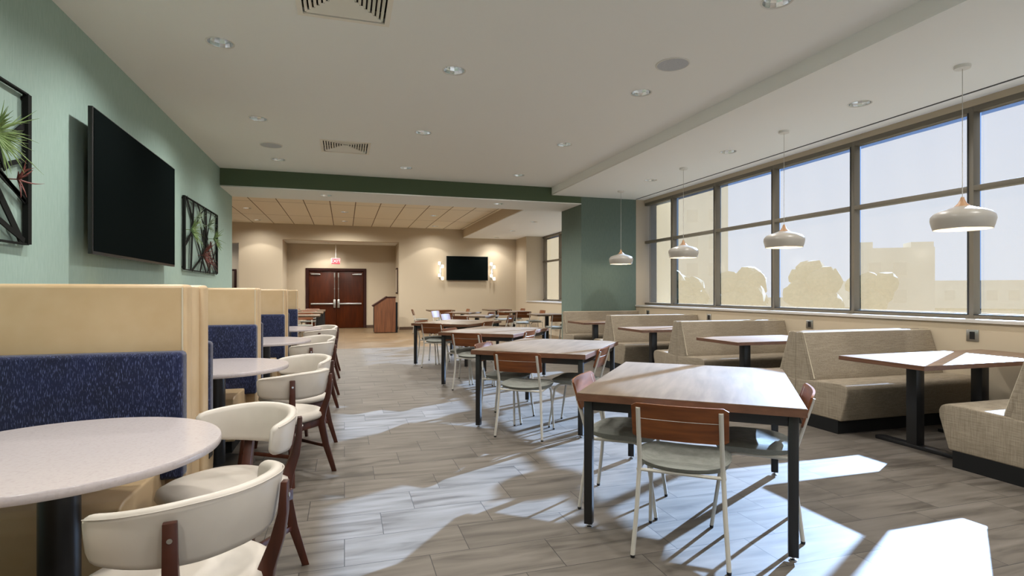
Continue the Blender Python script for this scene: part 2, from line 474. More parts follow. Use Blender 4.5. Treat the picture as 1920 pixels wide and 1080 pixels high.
# green beam (header) with soffit
beam_l = [(-0.34, 11.15), (3.09, 11.15)]
plate('ceiling_beam', [(XL, YB), (4.79, YB), (4.79, YB2), (XL, YB2)], [(x, y, R) for x, y in beam_l], HB, HB + 0.02, M['ceiling'])
struct('trim_beam', MB().box(XL, 4.79, YB, YB + 0.03, HB + 0.02, HC + 0.25).box(XL, 4.79, YB2 - 0.03, YB2, HB + 0.02, HT + 0.25), M['green2'])
struct('wall_column', MB().box(4.79, XR, YB, YB2, 0, HC + 0.2), M['green_shaded'])
struct('wall_pier', MB().box(XR, 7.0, YB, YB2, 0, HT), M['tan'])
# right wall below the windows, sill, header
struct('wall_right', MB().box(XR, XR + 0.5, Y0, YB, 0, 1.0), M['tan'])
struct('trim_sill', MB().box(XR - 0.025, XG + 0.03, Y0, YB, 1.0, 1.035, bev=0.004), M['sill'])
struct('wall_right_header', MB().box(XG - 0.05, XG + 0.25, Y0, YB, 3.26, HS + 0.2), M['tan'])
struct('trim_ceiling_slot', MB().box(6.045, 6.052, Y0, YB - 0.05, HS - 0.004, HS).box(6.066, 6.073, Y0, YB - 0.05, HS - 0.004, HS), M['gasket'])
# back right window recess
struct('wall_right_back', MB().box(XR, XR + 0.9, YB2, 18.26, 0, 0.98).box(XR, XR + 0.9, 18.26, YE, 0, HT), M['tan'])
struct('trim_sill_back', MB().box(XR - 0.02, 6.78, YB2, 18.26, 0.98, 1.01), M['sill'])
# ceilings
main_l = [(x, y) for y in (9.76, 7.54, 5.34, 3.36, 1.2, -1.0) for x in (-1.04, 1.03, 3.10)]
speakers = [(3.0, 4.58), (-1.04, 8.83)]
vents = [(-0.33, 0.33, 3.93, 4.59), (-0.32, 0.35, 8.30, 8.97)]
plate('ceiling', [(XL, Y0), (XS, Y0), (XS, YB), (XL, YB)], [(x, y, R) for x, y in main_l] + vents, HC, HC + 0.05, M['ceiling'])
soff_l = [(5.28, y) for y in (8.75, 6.66, 4.55, 2.4, 0.3)]
plate('ceiling_window_side', [(XS, Y0), (XG + 0.2, Y0), (XG + 0.2, YB), (XS, YB)], [(x, y, R) for x, y in soff_l], HS, HS + 0.02, M['ceiling'])
struct('trim_ceiling_step', MB().box(XS, XS + 0.03, Y0, YB, HS + 0.02, HC + 0.1), M['ceiling'])
tile_l = [(-2.5, 16.2), (0.0, 16.2), (2.52, 16.2), (-2.6, 18.75), (0.0, 18.3), (2.95, 18.75), (-2.5, 13.7), (0.27, 13.76), (2.52, 13.76)]
plate('ceiling_back', [(-6.2, YB2), (XS - 0.03, YB2), (XS - 0.03, YE), (-6.2, YE)], [(x, y, R) for x, y in tile_l], HT, HT + 0.03, M['acoustic'])
bs_l = [(5.04, 14.47), (5.12, 16.8), (5.18, 18.95)]
plate('ceiling_back_window_side', [(XS - 0.03, YB2), (7.0, YB2), (7.0, YE), (XS - 0.03, YE)], [(x, y, R) for x, y in bs_l], HS2, HS2 + 0.02, M['ceiling'])
struct('trim_back_step', MB().box(XS - 0.03, XS, YB2, YE, HS2 + 0.02, HT + 0.2), M['tan'])
struct('roof_slab', MB().box(-7, 7.2, Y0 - 0.2, 22.3, 3.9, 4.1), M['tan'])
struct('wall_upper', MB().box(6.9, 7.1, YB2, YE + 0.2, HS2 + 0.02, 3.9).box(XG + 0.15, XG + 0.25, Y0, YB, HS + 0.1, 3.9)
       .box(XL - 0.2, XL, Y0, YB2, HT, 3.9), M['tan'])

# ------------------------------------------------------------------ windows and shades
mull = [-2.55, -1.42, -0.04, 1.34, 2.72, 4.10, 5.51, 6.89, 8.28, 9.62, 10.69]
ords = ['nearest', 'second', 'third', 'fourth', 'fifth', 'sixth', 'seventh', 'eighth', 'ninth', 'tenth', 'eleventh', 'twelfth']
shade_txt = {9: 'cream mesh roller shade in the farthest bay, against the tan pier',
             8: 'cream mesh roller shade, second window bay counted from the green column',
             7: 'cream mesh roller shade, third window bay counted from the green column',
             6: 'cream mesh roller shade with treetops faintly behind, fourth bay from the green column',
             5: 'cream mesh roller shade with a square building silhouette behind its lower half',
             4: 'pale mesh roller shade in the bay cut by the right picture edge'}
for i in range(len(mull) - 1):
    a, b = mull[i], mull[i + 1]
    w = bpy.data.objects.new('window_%d' % (i + 1), None); C.objects.link(w); w['kind'] = 'structure'
    f = MB()
    x0, x1 = XG - 0.05, XG + 0.05
    f.box(x0, x1, a, a + 0.045, 1.035, 3.26, 0.003).box(x0, x1, a + 0.045, b, 1.035, 1.075, 0.003)
    f.box(x0, x1, a + 0.045, b, 2.375, 2.43, 0.003).box(x0, x1, a + 0.045, b, 3.20, 3.26, 0.003)
    f.build('window_frame', M['frame_metal'], w)
    MB().box(x0 - 0.002, x0 + 0.03, a + 0.045, a + 0.062, 1.075, 3.20).box(x0 - 0.002, x0 + 0.02, a + 0.06, b, 1.070, 1.080).build('gasket', M['gasket'], w)
    MB().box(XG + 0.10, XG + 0.106, a, b, 1.03, 3.26).build('glass', M['glass'], w)
    if i == 0: continue
    s = thing('roller_shade', shade_txt.get(i, 'cream mesh roller shade beside the camera, %s bay from the wall behind' % ords[i]), 'window shade',
              (XG + 0.065, (a + b) / 2 + 0.03, 3.225), 0, 'roller shades on the right windows')
    hw = (b - a) / 2 - 0.03
    bmf = bmesh.new()
    n_ = 12
    gap = 0.035 if i == 8 else 0.0
    vs = [[bmf.verts.new((0.004 * math.sin(k * 1.3 + j * .4), -hw + (2 * hw - gap) * k / n_, -2.135 * j / 8)) for k in range(n_ + 1)] for j in range(9)]
    for j in range(8):
        for k in range(n_): bmf.faces.new((vs[j][k], vs[j][k + 1], vs[j + 1][k + 1], vs[j + 1][k]))
    fb = MB(); fb.add(bmf); fb.build('shade_fabric', M['shade'], s)
    MB().box(-0.008, 0.008, -hw, hw - gap, -2.165, -2.135, 0.004).build('hem_bar', M['white'], s)
# back window
w = bpy.data.objects.new('window_11', None); C.objects.link(w); w['kind'] = 'structure'
f = MB()
for y in (18.12, 16.7, 15.3, 13.9, 12.5): f.box(6.70, 6.80, y, y + 0.06, 1.01, HS2, 0.003)
for z in (1.01, 2.35, 3.2): f.box(6.70, 6.80, YB2, 18.26, z, z + 0.06, 0.003)
f.build('window_frame', M['frame_metal'], w)
MB().box(6.86, 6.866, YB2, 18.26, 1.0, 3.27).build('glass', M['glass'], w)
s = thing('roller_shade', 'cream mesh roller shade on the window of the far room', 'window shade', (6.83, 15.0, 3.2))
MB().box(-0.001, 0.001, -3.15, 3.2, -2.15, 0.02).build('shade_fabric', M['shade'], s)
MB().box(-0.008, 0.008, -3.15, 3.2, -2.18, -2.15, 0.004).build('hem_bar', M['white'], s)

# ------------------------------------------------------------------ outside
tag(MB().box(7.7, 260, -60, 200, -1.2, -1.0).build('ground_outside', M['ground'], smooth=False), kind='structure')
def bld(lab, cx, cy, wx, wy, h, rz, steps):
    t = thing('building', lab, 'building', (cx, cy, -1.0), rz)
    m_ = MB().box(-wx / 2, wx / 2, -wy / 2, wy / 2, 0, h)
    for a_, b_, hh in steps: m_.box(a_, b_, -wy / 2 + 0.3, wy / 2 - 0.3, h, h + hh)
    m_.build('wall', M['building'], t, smooth=False)
    for k in range(int(wx // 2.4)):
        for z_ in [1.2 + 3 * j for j in range(int((h - 1.5) // 3) + 1)]:
            MB().box(-wx / 2 + 0.8 + k * 2.4, -wx / 2 + 2.0 + k * 2.4, -wy / 2 - 0.03, -wy / 2 + 0.02, z_, z_ + 1.4).build('window', M['building_window'], t, smooth=False)
bld('tan square building seen dimly through the shade behind the nearest pendant', 58.8, 46.6, 7.0, 3.0, 7.2, -0.62, [(-3.5, -2.2, 0.7), (1.4, 3.5, 0.6)])
bld('large tan building filling the farthest shades beside the green column', 34, 62, 22, 12, 17.0, -0.5, [(-5, 5, 1)])
bld('low long building on the horizon at the right edge of the windows', 88, 57, 44, 6, 4.0, -0.72, [])
def tree(lab, x, y, h, r):
    t = thing('tree', lab, 'tree', (x, y, -1.0), 0, 'trees beyond the windows')
    MB().tube([(0, 0, 0), (0.1, 0, h * 0.3), (0, 0.1, h * 0.7)], [0.25, 0.18, 0.08], 8).build('trunk', M['walnut'], t)
    b = bmesh.new()
    for k in range(16):
        a_ = random.uniform(0, 2 * PI); q_ = random.uniform(0, r * 0.7)
        c_ = bmesh.new(); bmesh.ops.create_icosphere(c_, subdivisions=2, radius=random.uniform(0.3, 0.5) * r)
        for v_ in c_.verts: v_.co *= random.uniform(0.88, 1.12)
        bmesh.ops.translate(c_, verts=c_.verts, vec=(q_ * math.cos(a_), q_ * math.sin(a_), h * random.uniform(0.22, 0.88)))
        me = bpy.data.meshes.new('t'); c_.to_mesh(me); c_.free(); b.from_mesh(me); bpy.data.meshes.remove(me)
    m_ = MB(); m_.add(b); m_.build('foliage', M['foliage'], t, smooth=False)
tp = ['left end of the treeline', 'second tree from the left in the treeline', 'rounded tallest tree of the treeline', 'last tree before the square building']
for k, (x, y, h, r_) in enumerate([(30.5, 44.5, 4.2, 2.2), (36.5, 44, 4.5, 2.5), (42.5, 42, 4.9, 2.6), (49.5, 41.5, 4.0, 2.3)]):
    tree('hazy bushy tree behind the shades, ' + tp[k], x, y, h, r_)

# ------------------------------------------------------------------ ceiling fixtures
def can(mat_):
    t = thing('downlight', '', 'ceiling light')
    MB().lathe([(R - 0.002, 0), (R + 0.010, -0.004), (R + 0.012, 0.0), (R + 0.004, 0.004), (R - 0.002, 0.004)], 36, close=True).build('trim_ring', M['white'], t)
    pr = [(R - 0.002, 0.002), (R - 0.008, 0.035), (R - 0.024, 0.075), (R - 0.050, 0.110), (0.030, 0.128)]
    # faceted chrome reflector
    MB().lathe(pr, 14).build('reflector', M['reflector'], t, smooth=False)
    MB().lathe([(0.0, 0.086), (0.020, 0.090), (0.032, 0.105), (0.028, 0.127), (0, 0.130)], 20).build('bulb', mat_, t)
    return t
protocan = can(M['downlight_bulb'])
first = [True]
def downlight(x, y, z, label, group, power, col=(1.0, 0.975, 0.93), size=156, blend=0.9, rad=0.05, lamp_z=-0.014, tilt=None):
    if first[0]:
        t = protocan; first[0] = False; t.location = (x, y, z); tag(t, label, 'ceiling light', group)
    else: t = dup(protocan, (x, y, z), 0, label, group)
    if power > 0:
        l = bpy.data.lights.new('downlight_lamp', 'SPOT'); l.energy = power; l.color = col
        l.spot_size = math.radians(size); l.spot_blend = blend; l.shadow_soft_size = rad
        lo = bpy.data.objects.new('downlight_lamp', l); C.objects.link(lo); lo.parent = t; lo.location = (0, 0, lamp_z)
rown = {9.76: 'row nearest the green beam', 7.54: 'second row from the green beam', 5.34: 'third row from the green beam', 3.36: 'fourth row from the green beam', 1.2: 'fifth row from the green beam', -1.0: 'sixth row from the green beam'}
coln = {-1.04: 'beside the green wall', 1.03: 'in the middle column', 3.10: 'beside the ceiling step'}
for x, y in main_l:
    downlight(x, y, HC, 'round chrome downlight, %s, %s' % (rown[y], coln[x]), 'downlights in the main ceiling', DOWN_W * {-1.04: 1.15, 1.03: 0.9, 3.10: 0.78}[x])
for k, (x, y) in enumerate(soff_l):
    downlight(x, y, HS, 'round downlight in the low ceiling over the booths, %s from the green column' % ['first', 'second', 'third', 'fourth', 'fifth'][k], 'downlights over the booths', DOWN_W * 0.18)
downlight(*beam_l[0], HB, 'small downlight under the green beam, on its left half', 'downlights under the beam', DOWN_W * 0.5)
downlight(*beam_l[1], HB, 'small downlight under the green beam, on its right half', 'downlights under the beam', DOWN_W * 0.5)
tn = ['middle row, left of three', 'middle row, centre of three', 'middle row, right of three', 'row by the back wall, left of three', 'row by the back wall, centre of three', 'row by the back wall, right of three',
      'row just beyond the beam, left of three', 'row just beyond the beam, centre of three', 'row just beyond the beam, right of three']
for k, (x, y) in enumerate(tile_l):
    wall = y > 18.5
    downlight(x, y, HT, 'small downlight in the tile ceiling, ' + tn[k], 'downlights in the tile ceiling', DOWN_W * (0.7 if wall else 4.3), size=100 if wall else 168, blend=0.12 if wall else 0.8, rad=0.03, col=(1.0, 0.97, 0.90))
for k, (x, y) in enumerate(bs_l):
    downlight(x, y, HS2, 'small downlight in the far window-side ceiling, %s the back wall' % ['farthest from', 'between the other two before', 'closest to'][k], 'far window-side downlights', DOWN_W * 0.5, size=105, blend=0.15 if k == 2 else 0.8, rad=0.03, col=(1.0, 0.97, 0.90))
downlight(-0.6, 20.3, 3.05, 'small downlight in the ceiling of the door alcove', 'alcove downlight', DOWN_W * 0.7, size=110, blend=0.2, rad=0.03, col=(1.0, 0.93, 0.84))

downlight(-4.2, 20.8, 3.2, 'added fill downlight in the corridor ceiling left of the far wall', 'corridor fill light', DOWN_W * 0.8, rad=0.03)  # no known lamp here, added to brighten the dark corridor
for k, (x, y) in enumerate(speakers):
    t = thing('ceiling_speaker', ['round ceiling speaker near the ceiling step, the larger looking one', 'round ceiling speaker near the green wall and beam'][k], 'speaker', (x, y, HC), 0, 'ceiling speakers')
    MB().lathe([(0.158, 0.0), (0.158, -0.006), (0.150, -0.010), (0.145, -0.008), (0.145, 0.0)], 40, close=True).build('rim', M['white'], t)
    MB().lathe([(0.145, -0.007), (0.08, -0.010), (0, -0.011)], 40).build('grille', M['speaker'], t)
for k, (x0, x1, y0, y1) in enumerate(vents):
    cx, cy, hs = (x0 + x1) / 2, (y0 + y1) / 2, (x1 - x0) / 2
    t = thing('air_vent', ['large square ceiling air vent at the top edge of the picture', 'square ceiling air vent in front of the green beam'][k], 'air vent', (cx, cy, HC), 0, 'ceiling air vents')
    fr = MB()
    for s0 in (-1, 1):
        fr.bar((s0 * hs, -hs - 0.02, 0), (s0 * hs, hs + 0.02, 0), 0.04, 0.014).bar((-hs + 0.02, s0 * hs, 0), (hs - 0.02, s0 * hs, 0), 0.04, 0.014)
    fr.build('frame', M['vent'], t)
    MB().box(-hs, hs, -hs, hs, 0.10, 0.105).build('duct', M['duct'], t)
    for q_ in range(4):
        lv = MB()
        c_, s_ = math.cos(q_ * PI / 2), math.sin(q_ * PI / 2)
        for j in range(8):
            r_ = hs - 0.045 - j * 0.035
            z_ = 0.005 + 0.004 * j
            pts = [(-r_, -r_), (r_, -r_), (r_ - 0.0, -r_)]
            a_ = (-r_ * c_ + r_ * s_, -r_ * s_ - r_ * c_, z_); b_ = (r_ * c_ + r_ * s_, r_ * s_ - r_ * c_, z_)
            up = Vector((0.7 * s_, -0.7 * c_, -0.75)) if False else Vector((s_ * 0.75, -c_ * 0.75, -0.6))
            lv.bar(a_, b_, 0.004, 0.024, up=up)
        lv.build('louvre', M['vent'], t, smooth=False)

# ------------------------------------------------------------------ pendants
def pendant(y, label, k):
    x = 5.27
    t = thing('pendant_lamp', label, 'pendant lamp', (x, y, HS), 0, 'pendant lamps over the booth tables')
    MB().lathe([(0, 0), (0.062, 0), (0.064, -0.012), (0.060, -0.028), (0.02, -0.03), (0, -0.03)], 32).build('canopy', M['white'], t)
    zb = -1.46
    MB().tube([(0, 0, -0.02), (0, 0, zb + 0.275)], 0.0028, 8).build('cord', M['cord'], t)
    MB().lathe([(0, zb + 0.29), (0.012, zb + 0.288), (0.018, zb + 0.265), (0.032, zb + 0.235), (0.06, zb + 0.205), (0.062, zb + 0.20), (0, zb + 0.198)], 28).build('wood_cap', M['pine'], t)
    out = [(0.055, 0.206), (0.10, 0.188), (0.155, 0.172), (0.205, 0.150), (0.232, 0.118), (0.236, 0.085), (0.226, 0.04), (0.214, 0.0)]
    inn = [(r_ - 0.004, z_ - 0.002) for r_, z_ in out[::-1]]; inn[0] = (0.210, 0.0)
    MB().lathe([(r_, zb + z_) for r_, z_ in out + inn], 48, close=True).build('shade', M['enamel'], t, angle=60)
    MB().lathe([(0, zb + 0.03), (0.03, zb + 0.04), (0.045, zb + 0.075), (0.03, zb + 0.11), (0.018, zb + 0.15), (0, zb + 0.19)], 20).build('bulb', M['lamp'], t)
    l = bpy.data.lights.new('pendant_bulb', 'POINT'); l.energy = 7; l.color = (1, 0.85, 0.65); l.shadow_soft_size = 0.05
    lo = bpy.data.objects.new('pendant_bulb', l); C.objects.link(lo); lo.parent = t; lo.location = (0, 0, zb - 0.01)
for k, (y, n_) in enumerate([(3.52, 'nearest and largest looking of the four'), (5.60, 'second from the camera'), (7.74, 'third from the camera'), (9.85, 'farthest, in front of the green column')]):
    pendant(y, 'white dome pendant with pale wood cap, ' + n_, k)

# ------------------------------------------------------------------ metal cafe chair
def arc(p0, p1, p2, n=6):
    p0, p1, p2 = map(Vector, (p0, p1, p2))
    return [(1 - t) ** 2 * p0 + 2 * t * (1 - t) * p1 + t * t * p2 for t in [i / n for i in range(n + 1)]]
def cafe_chair():
    t = thing('cafe_chair', '', 'chair', group='metal and wood cafe chairs')
    for s in (-1, 1):
        pts = [(s * 0.222, -0.235, 0.012), (s * 0.205, -0.205, 0.25)] + arc((s * 0.199, -0.197, 0.38), (s * 0.194, -0.19, 0.45), (s * 0.192, -0.215, 0.52)) + [(s * 0.188, -0.285, 0.755)]
        leg = MB().tube(pts, 0.0115, 10); leg.build('leg', M['white_metal'], t)
        MB().lathe([(0, 0), (0.011, 0), (0.012, 0.014), (0, 0.014)], 12, at=(s * 0.222, -0.235, 0)).build('foot_cap', M['black'], t)
        pts = [(s * 0.200, -0.20, 0.428)] + arc((s * 0.19, 0.06, 0.430), (s * 0.185, 0.145, 0.430), (s * 0.188, 0.165, 0.36)) + [(s * 0.20, 0.215, 0.012)]
        MB().tube(pts, 0.0105, 10).build('leg', M['white_metal'], t)
        MB().lathe([(0, 0), (0.010, 0), (0.011, 0.014), (0, 0.014)], 12, at=(s * 0.20, 0.215, 0)).build('foot_cap', M['black'], t)
    # seat: gently dished pad
    b = bmesh.new(); nx, ny = 14, 14; g1 = []; g2 = []
    for j in range(ny + 1):
        r1_, r2_ = [], []
        for i in range(nx + 1):
            u = 2 * i / nx - 1; v = 2 * j / ny - 1
            # square to superellipse outline
            pw = 4.5 if v > 0 else 2.6
            k = (abs(u) ** pw + abs(v) ** pw) ** (1 / pw) or 1
            m_ = max(abs(u), abs(v)) or 1
            uu, vv = u * m_ / k, v * m_ / k
            X = uu * (0.232 - 0.012 * (vv < 0) * (-vv)); Y = -0.005 + vv * 0.215
            e = max(0.0, m_ - 0.75) / 0.25
            top = 0.492 - 0.012 * (1 - uu * uu) + 0.010 * vv * 0 - 0.022 * e ** 2.2
            r1_.append(b.verts.new((X, Y, top))); r2_.append(b.verts.new((X * (1 - 0.06 * e), Y * (1 - 0.06 * e), 0.438)))
        g1.append(r1_); g2.append(r2_)
    for j in range(ny):
        for i in range(nx):
            b.faces.new((g1[j][i], g1[j][i + 1], g1[j + 1][i + 1], g1[j + 1][i]))
            b.faces.new((g2[j][i], g2[j + 1][i], g2[j + 1][i + 1], g2[j][i + 1]))
    ring = lambda g_: [g_[0][i] for i in range(nx)] + [g_[j][nx] for j in range(ny)] + [g_[ny][i] for i in range(nx, 0, -1)] + [g_[j][0] for j in range(ny, 0, -1)]
    a_, c_ = ring(g1), ring(g2)
    for i in range(len(a_)): b.faces.new((a_[i], c_[i], c_[(i + 1) % len(a_)], a_[(i + 1) % len(a_)]))
    bmesh.ops.recalc_face_normals(b, faces=b.faces)
    m_ = MB(); m_.add(b); m_.build('seat', M['grey_fabric'], t, angle=60)
    # backrest: bent plywood, rounded corners
    b = bmesh.new(); nx, nz = 18, 6; F_, B_ = [], []
    for j in range(nz + 1):
        f_, k_ = [], []
        for i in range(nx + 1):
            u = 2 * i / nx - 1; v = 2 * j / nz - 1
            edge = max(0, (abs(u) - 0.88) / 0.12)
            vv = v * (1 - 0.16 * edge ** 2)
            X = 0.222 * u; Z = 0.687 + 0.089 * vv - 0.012 * (1 - u * u) * (0.5 - 0.5 * v) * 0
            Y = -0.215 - 0.30 * (Z - 0.52) - 0.022 * (1 - u * u) + 0.012
            f_.append(b.verts.new((X, Y + 0.006, Z))); k_.append(b.verts.new((X, Y - 0.006, Z)))
        F_.append(f_); B_.append(k_)
    for j in range(nz):
        for i in range(nx):
            b.faces.new((F_[j][i], F_[j][i + 1], F_[j + 1][i + 1], F_[j + 1][i])); b.faces.new((B_[j][i], B_[j + 1][i], B_[j + 1][i + 1], B_[j][i + 1]))
    a_, c_ = [], []
    for g_, l_ in ((F_, a_), (B_, c_)):
        l_ += [g_[0][i] for i in range(nx)] + [g_[j][nx] for j in range(nz)] + [g_[nz][i] for i in range(nx, 0, -1)] + [g_[j][0] for j in range(nz, 0, -1)]
    for i in range(len(a_)): b.faces.new((a_[i], c_[i], c_[(i + 1) % len(a_)], a_[(i + 1) % len(a_)]))
    bmesh.ops.recalc_face_normals(b, faces=b.faces)
    m_ = MB(); m_.add(b); br = m_.build('backrest', M['chair_wood'], t, angle=50)
    # pale wire line across the backrest, behind
    pts = []
    for i in range(13):
        u = -0.86 + 1.72 * i / 12; z_ = 0.700
        pts.append((0.222 * u, -0.215 - 0.30 * (z_ - 0.52) - 0.022 * (1 - u * u) + 0.012 - 0.0065, z_))
    MB().tube(pts, 0.0012, 6).build('inlay', M['white_metal'], br)
    MB().tube([(-0.19, -0.195, 0.428), (0.19, -0.195, 0.428)], 0.009, 8).build('cross_bar', M['white_metal'], t)
    return t
CH = cafe_chair(); ch_used = [False]
def put_chair(x, y, rz, label):
    if not ch_used[0]:
        ch_used[0] = True; CH.location = (x, y, 0); CH.rotation_euler = (0, 0, rz); CH['label'] = label; return CH
    return dup(CH, (x, y, 0), rz, label)

# ------------------------------------------------------------------ rectangular dining tables
def dining_table():
    t = thing('dining_table', '', 'table', group='rotated wood dining tables')
    w, l, h = 0.565, 0.735, 0.755
    tp_ = MB().box(-w, w, -l, l, h - 0.045, h, 0.003).build('tabletop', M['table_wood'], t)
    MB().box(-w - 0.0015, w + 0.0015, -l - 0.0015, l + 0.0015, h - 0.0435, h - 0.004).build('edge_band', M['table_edge'], tp_)
    ap = MB()
    for s in (-1, 1):
        ap.box(s * (w - 0.06) - 0.015, s * (w - 0.06) + 0.015, -l + 0.05, l - 0.05, h - 0.10, h - 0.045)
        ap.box(-w + 0.05, w - 0.05, s * (l - 0.06) - 0.015, s * (l - 0.06) + 0.015, h - 0.10, h - 0.045)
    ap.build('apron', M['black'], t)
    for sx in (-1, 1):
        for sy in (-1, 1):
            x, y = sx * (w - 0.055), sy * (l - 0.055)
            lg = MB().box(x - 0.023, x + 0.023, y - 0.023, y + 0.023, 0.022, h - 0.045, 0.003).build('leg', M['black'], t)
            MB().lathe([(0, 0), (0.018, 0), (0.018, 0.006), (0.007, 0.010), (0.007, 0.024), (0, 0.024)], 16, at=(x, y, 0)).build('glide', M['chrome'], lg)
    return t
DT = dining_table()
TA = math.radians(-39)
tabs = [(2.13, 3.02, 'rotated wood dining table with black legs, nearest the camera', 'the nearest dining table'),
        (2.07, 5.41, 'rotated wood dining table, second from the camera, right behind the nearest', 'the second dining table'),
        (2.15, 7.85, 'rotated wood dining table, third from the camera in the centre row', 'the third dining table'),
        (2.05, 10.2, 'rotated wood dining table, fourth from the camera, just before the green beam', 'the fourth dining table')]
def loc_(cx, cy, u, v):
    a = TA
    return cx + u * math.cos(a) - v * math.sin(a), cy + u * math.sin(a) + v * math.cos(a)
for k, (x, y, lab, nm) in enumerate(tabs):
    if k == 0: DT.location = (x, y, 0); DT.rotation_euler = (0, 0, TA); DT['label'] = lab
    else: dup(DT, (x, y, 0), TA, lab)
    for u, v, r_, side in ((0.0, -0.71, 0, 'at the camera end of'), (0.345, -0.235, PI / 2, 'on the window side of'), (-0.385, -0.235, -PI / 2, 'on the lounge side of')):
        if k == 3 and side.startswith('on the window'): v = 0.0
        px, py = loc_(x, y, u, v)
        put_chair(px, py, TA + r_ + random.uniform(-0.03, 0.03), 'wood backed grey seat chair %s %s' % (side, nm))

# ------------------------------------------------------------------ far room tables
def small_table(x, y, rz, w, l, lab, grp, legs=False):
    t = thing('dining_table', lab, 'table', (x, y, 0), rz, grp)
    MB().box(-w / 2, w / 2, -l / 2, l / 2, 0.715, 0.755, 0.003).build('tabletop', M['table_wood'], t)
    if legs:
        for sx in (-1, 1):
            for sy in (-1, 1): MB().box(sx * (w / 2 - 0.05) - 0.03, sx * (w / 2 - 0.05) + 0.03, sy * (l / 2 - 0.05) - 0.03, sy * (l / 2 - 0.05) + 0.03, 0, 0.715).build('leg', M['black'], t)
    else:
        MB().box(-0.04, 0.04, -0.04, 0.04, 0.012, 0.715).build('column', M['black'], t)
        MB().box(-0.3, 0.3, -0.03, 0.03, 0, 0.02).box(-0.03, 0.03, -0.3, 0.3, 0, 0.0199).build('base', M['black'], t)
    return t
G2 = 'small far room tables'
far = [(3.05, 12.9, 'table just past the green beam', TA), (3.15, 15.1, 'table in the middle of the far room', TA), (4.75, 17.3, 'table in the far corner by the back wall', 0), (4.75, 15.4, 'table before the corner, right of the wall TV', 0), (4.95, 13.2, 'table beside the far window', 0), (2.9, 17.3, 'table under the wall TV', 0)]
for x, y, nm, rz in far:
    small_table(x, y, rz, 0.8, 0.8, 'small square wood ' + nm, G2)
    for k, (dx, dy, r_, sd) in enumerate(((0, -0.62, 0, 'near side'), (0.62, 0, PI / 2, 'window side'), (-0.6, 0, -PI / 2, 'lounge side'))):
        if k == 2 and x > 4: continue
        c_, s_ = math.cos(rz), math.sin(rz)
        put_chair(x + dx * c_ - dy * s_, y + dx * s_ + dy * c_, rz + r_, 'cafe chair, %s of the %s' % (sd, nm.replace('table', 'square table')))
for k, (y, nm) in enumerate(((14.3, 'nearest'), (16.4, 'middle'), (18.2, 'farthest'))):
    small_table(-1.45, y, 0, 1.75, 0.8, 'long wood table with thick black legs left of the double doors, %s of three' % nm, 'long tables by the door alcove', True)
    for dx in (-0.15, 0.45):
        put_chair(-1.45 + dx, y + 0.62, PI, 'grey seat chair behind the %s long table left of the doors, %s one' % (nm, 'left' if dx < 0 else 'right'))

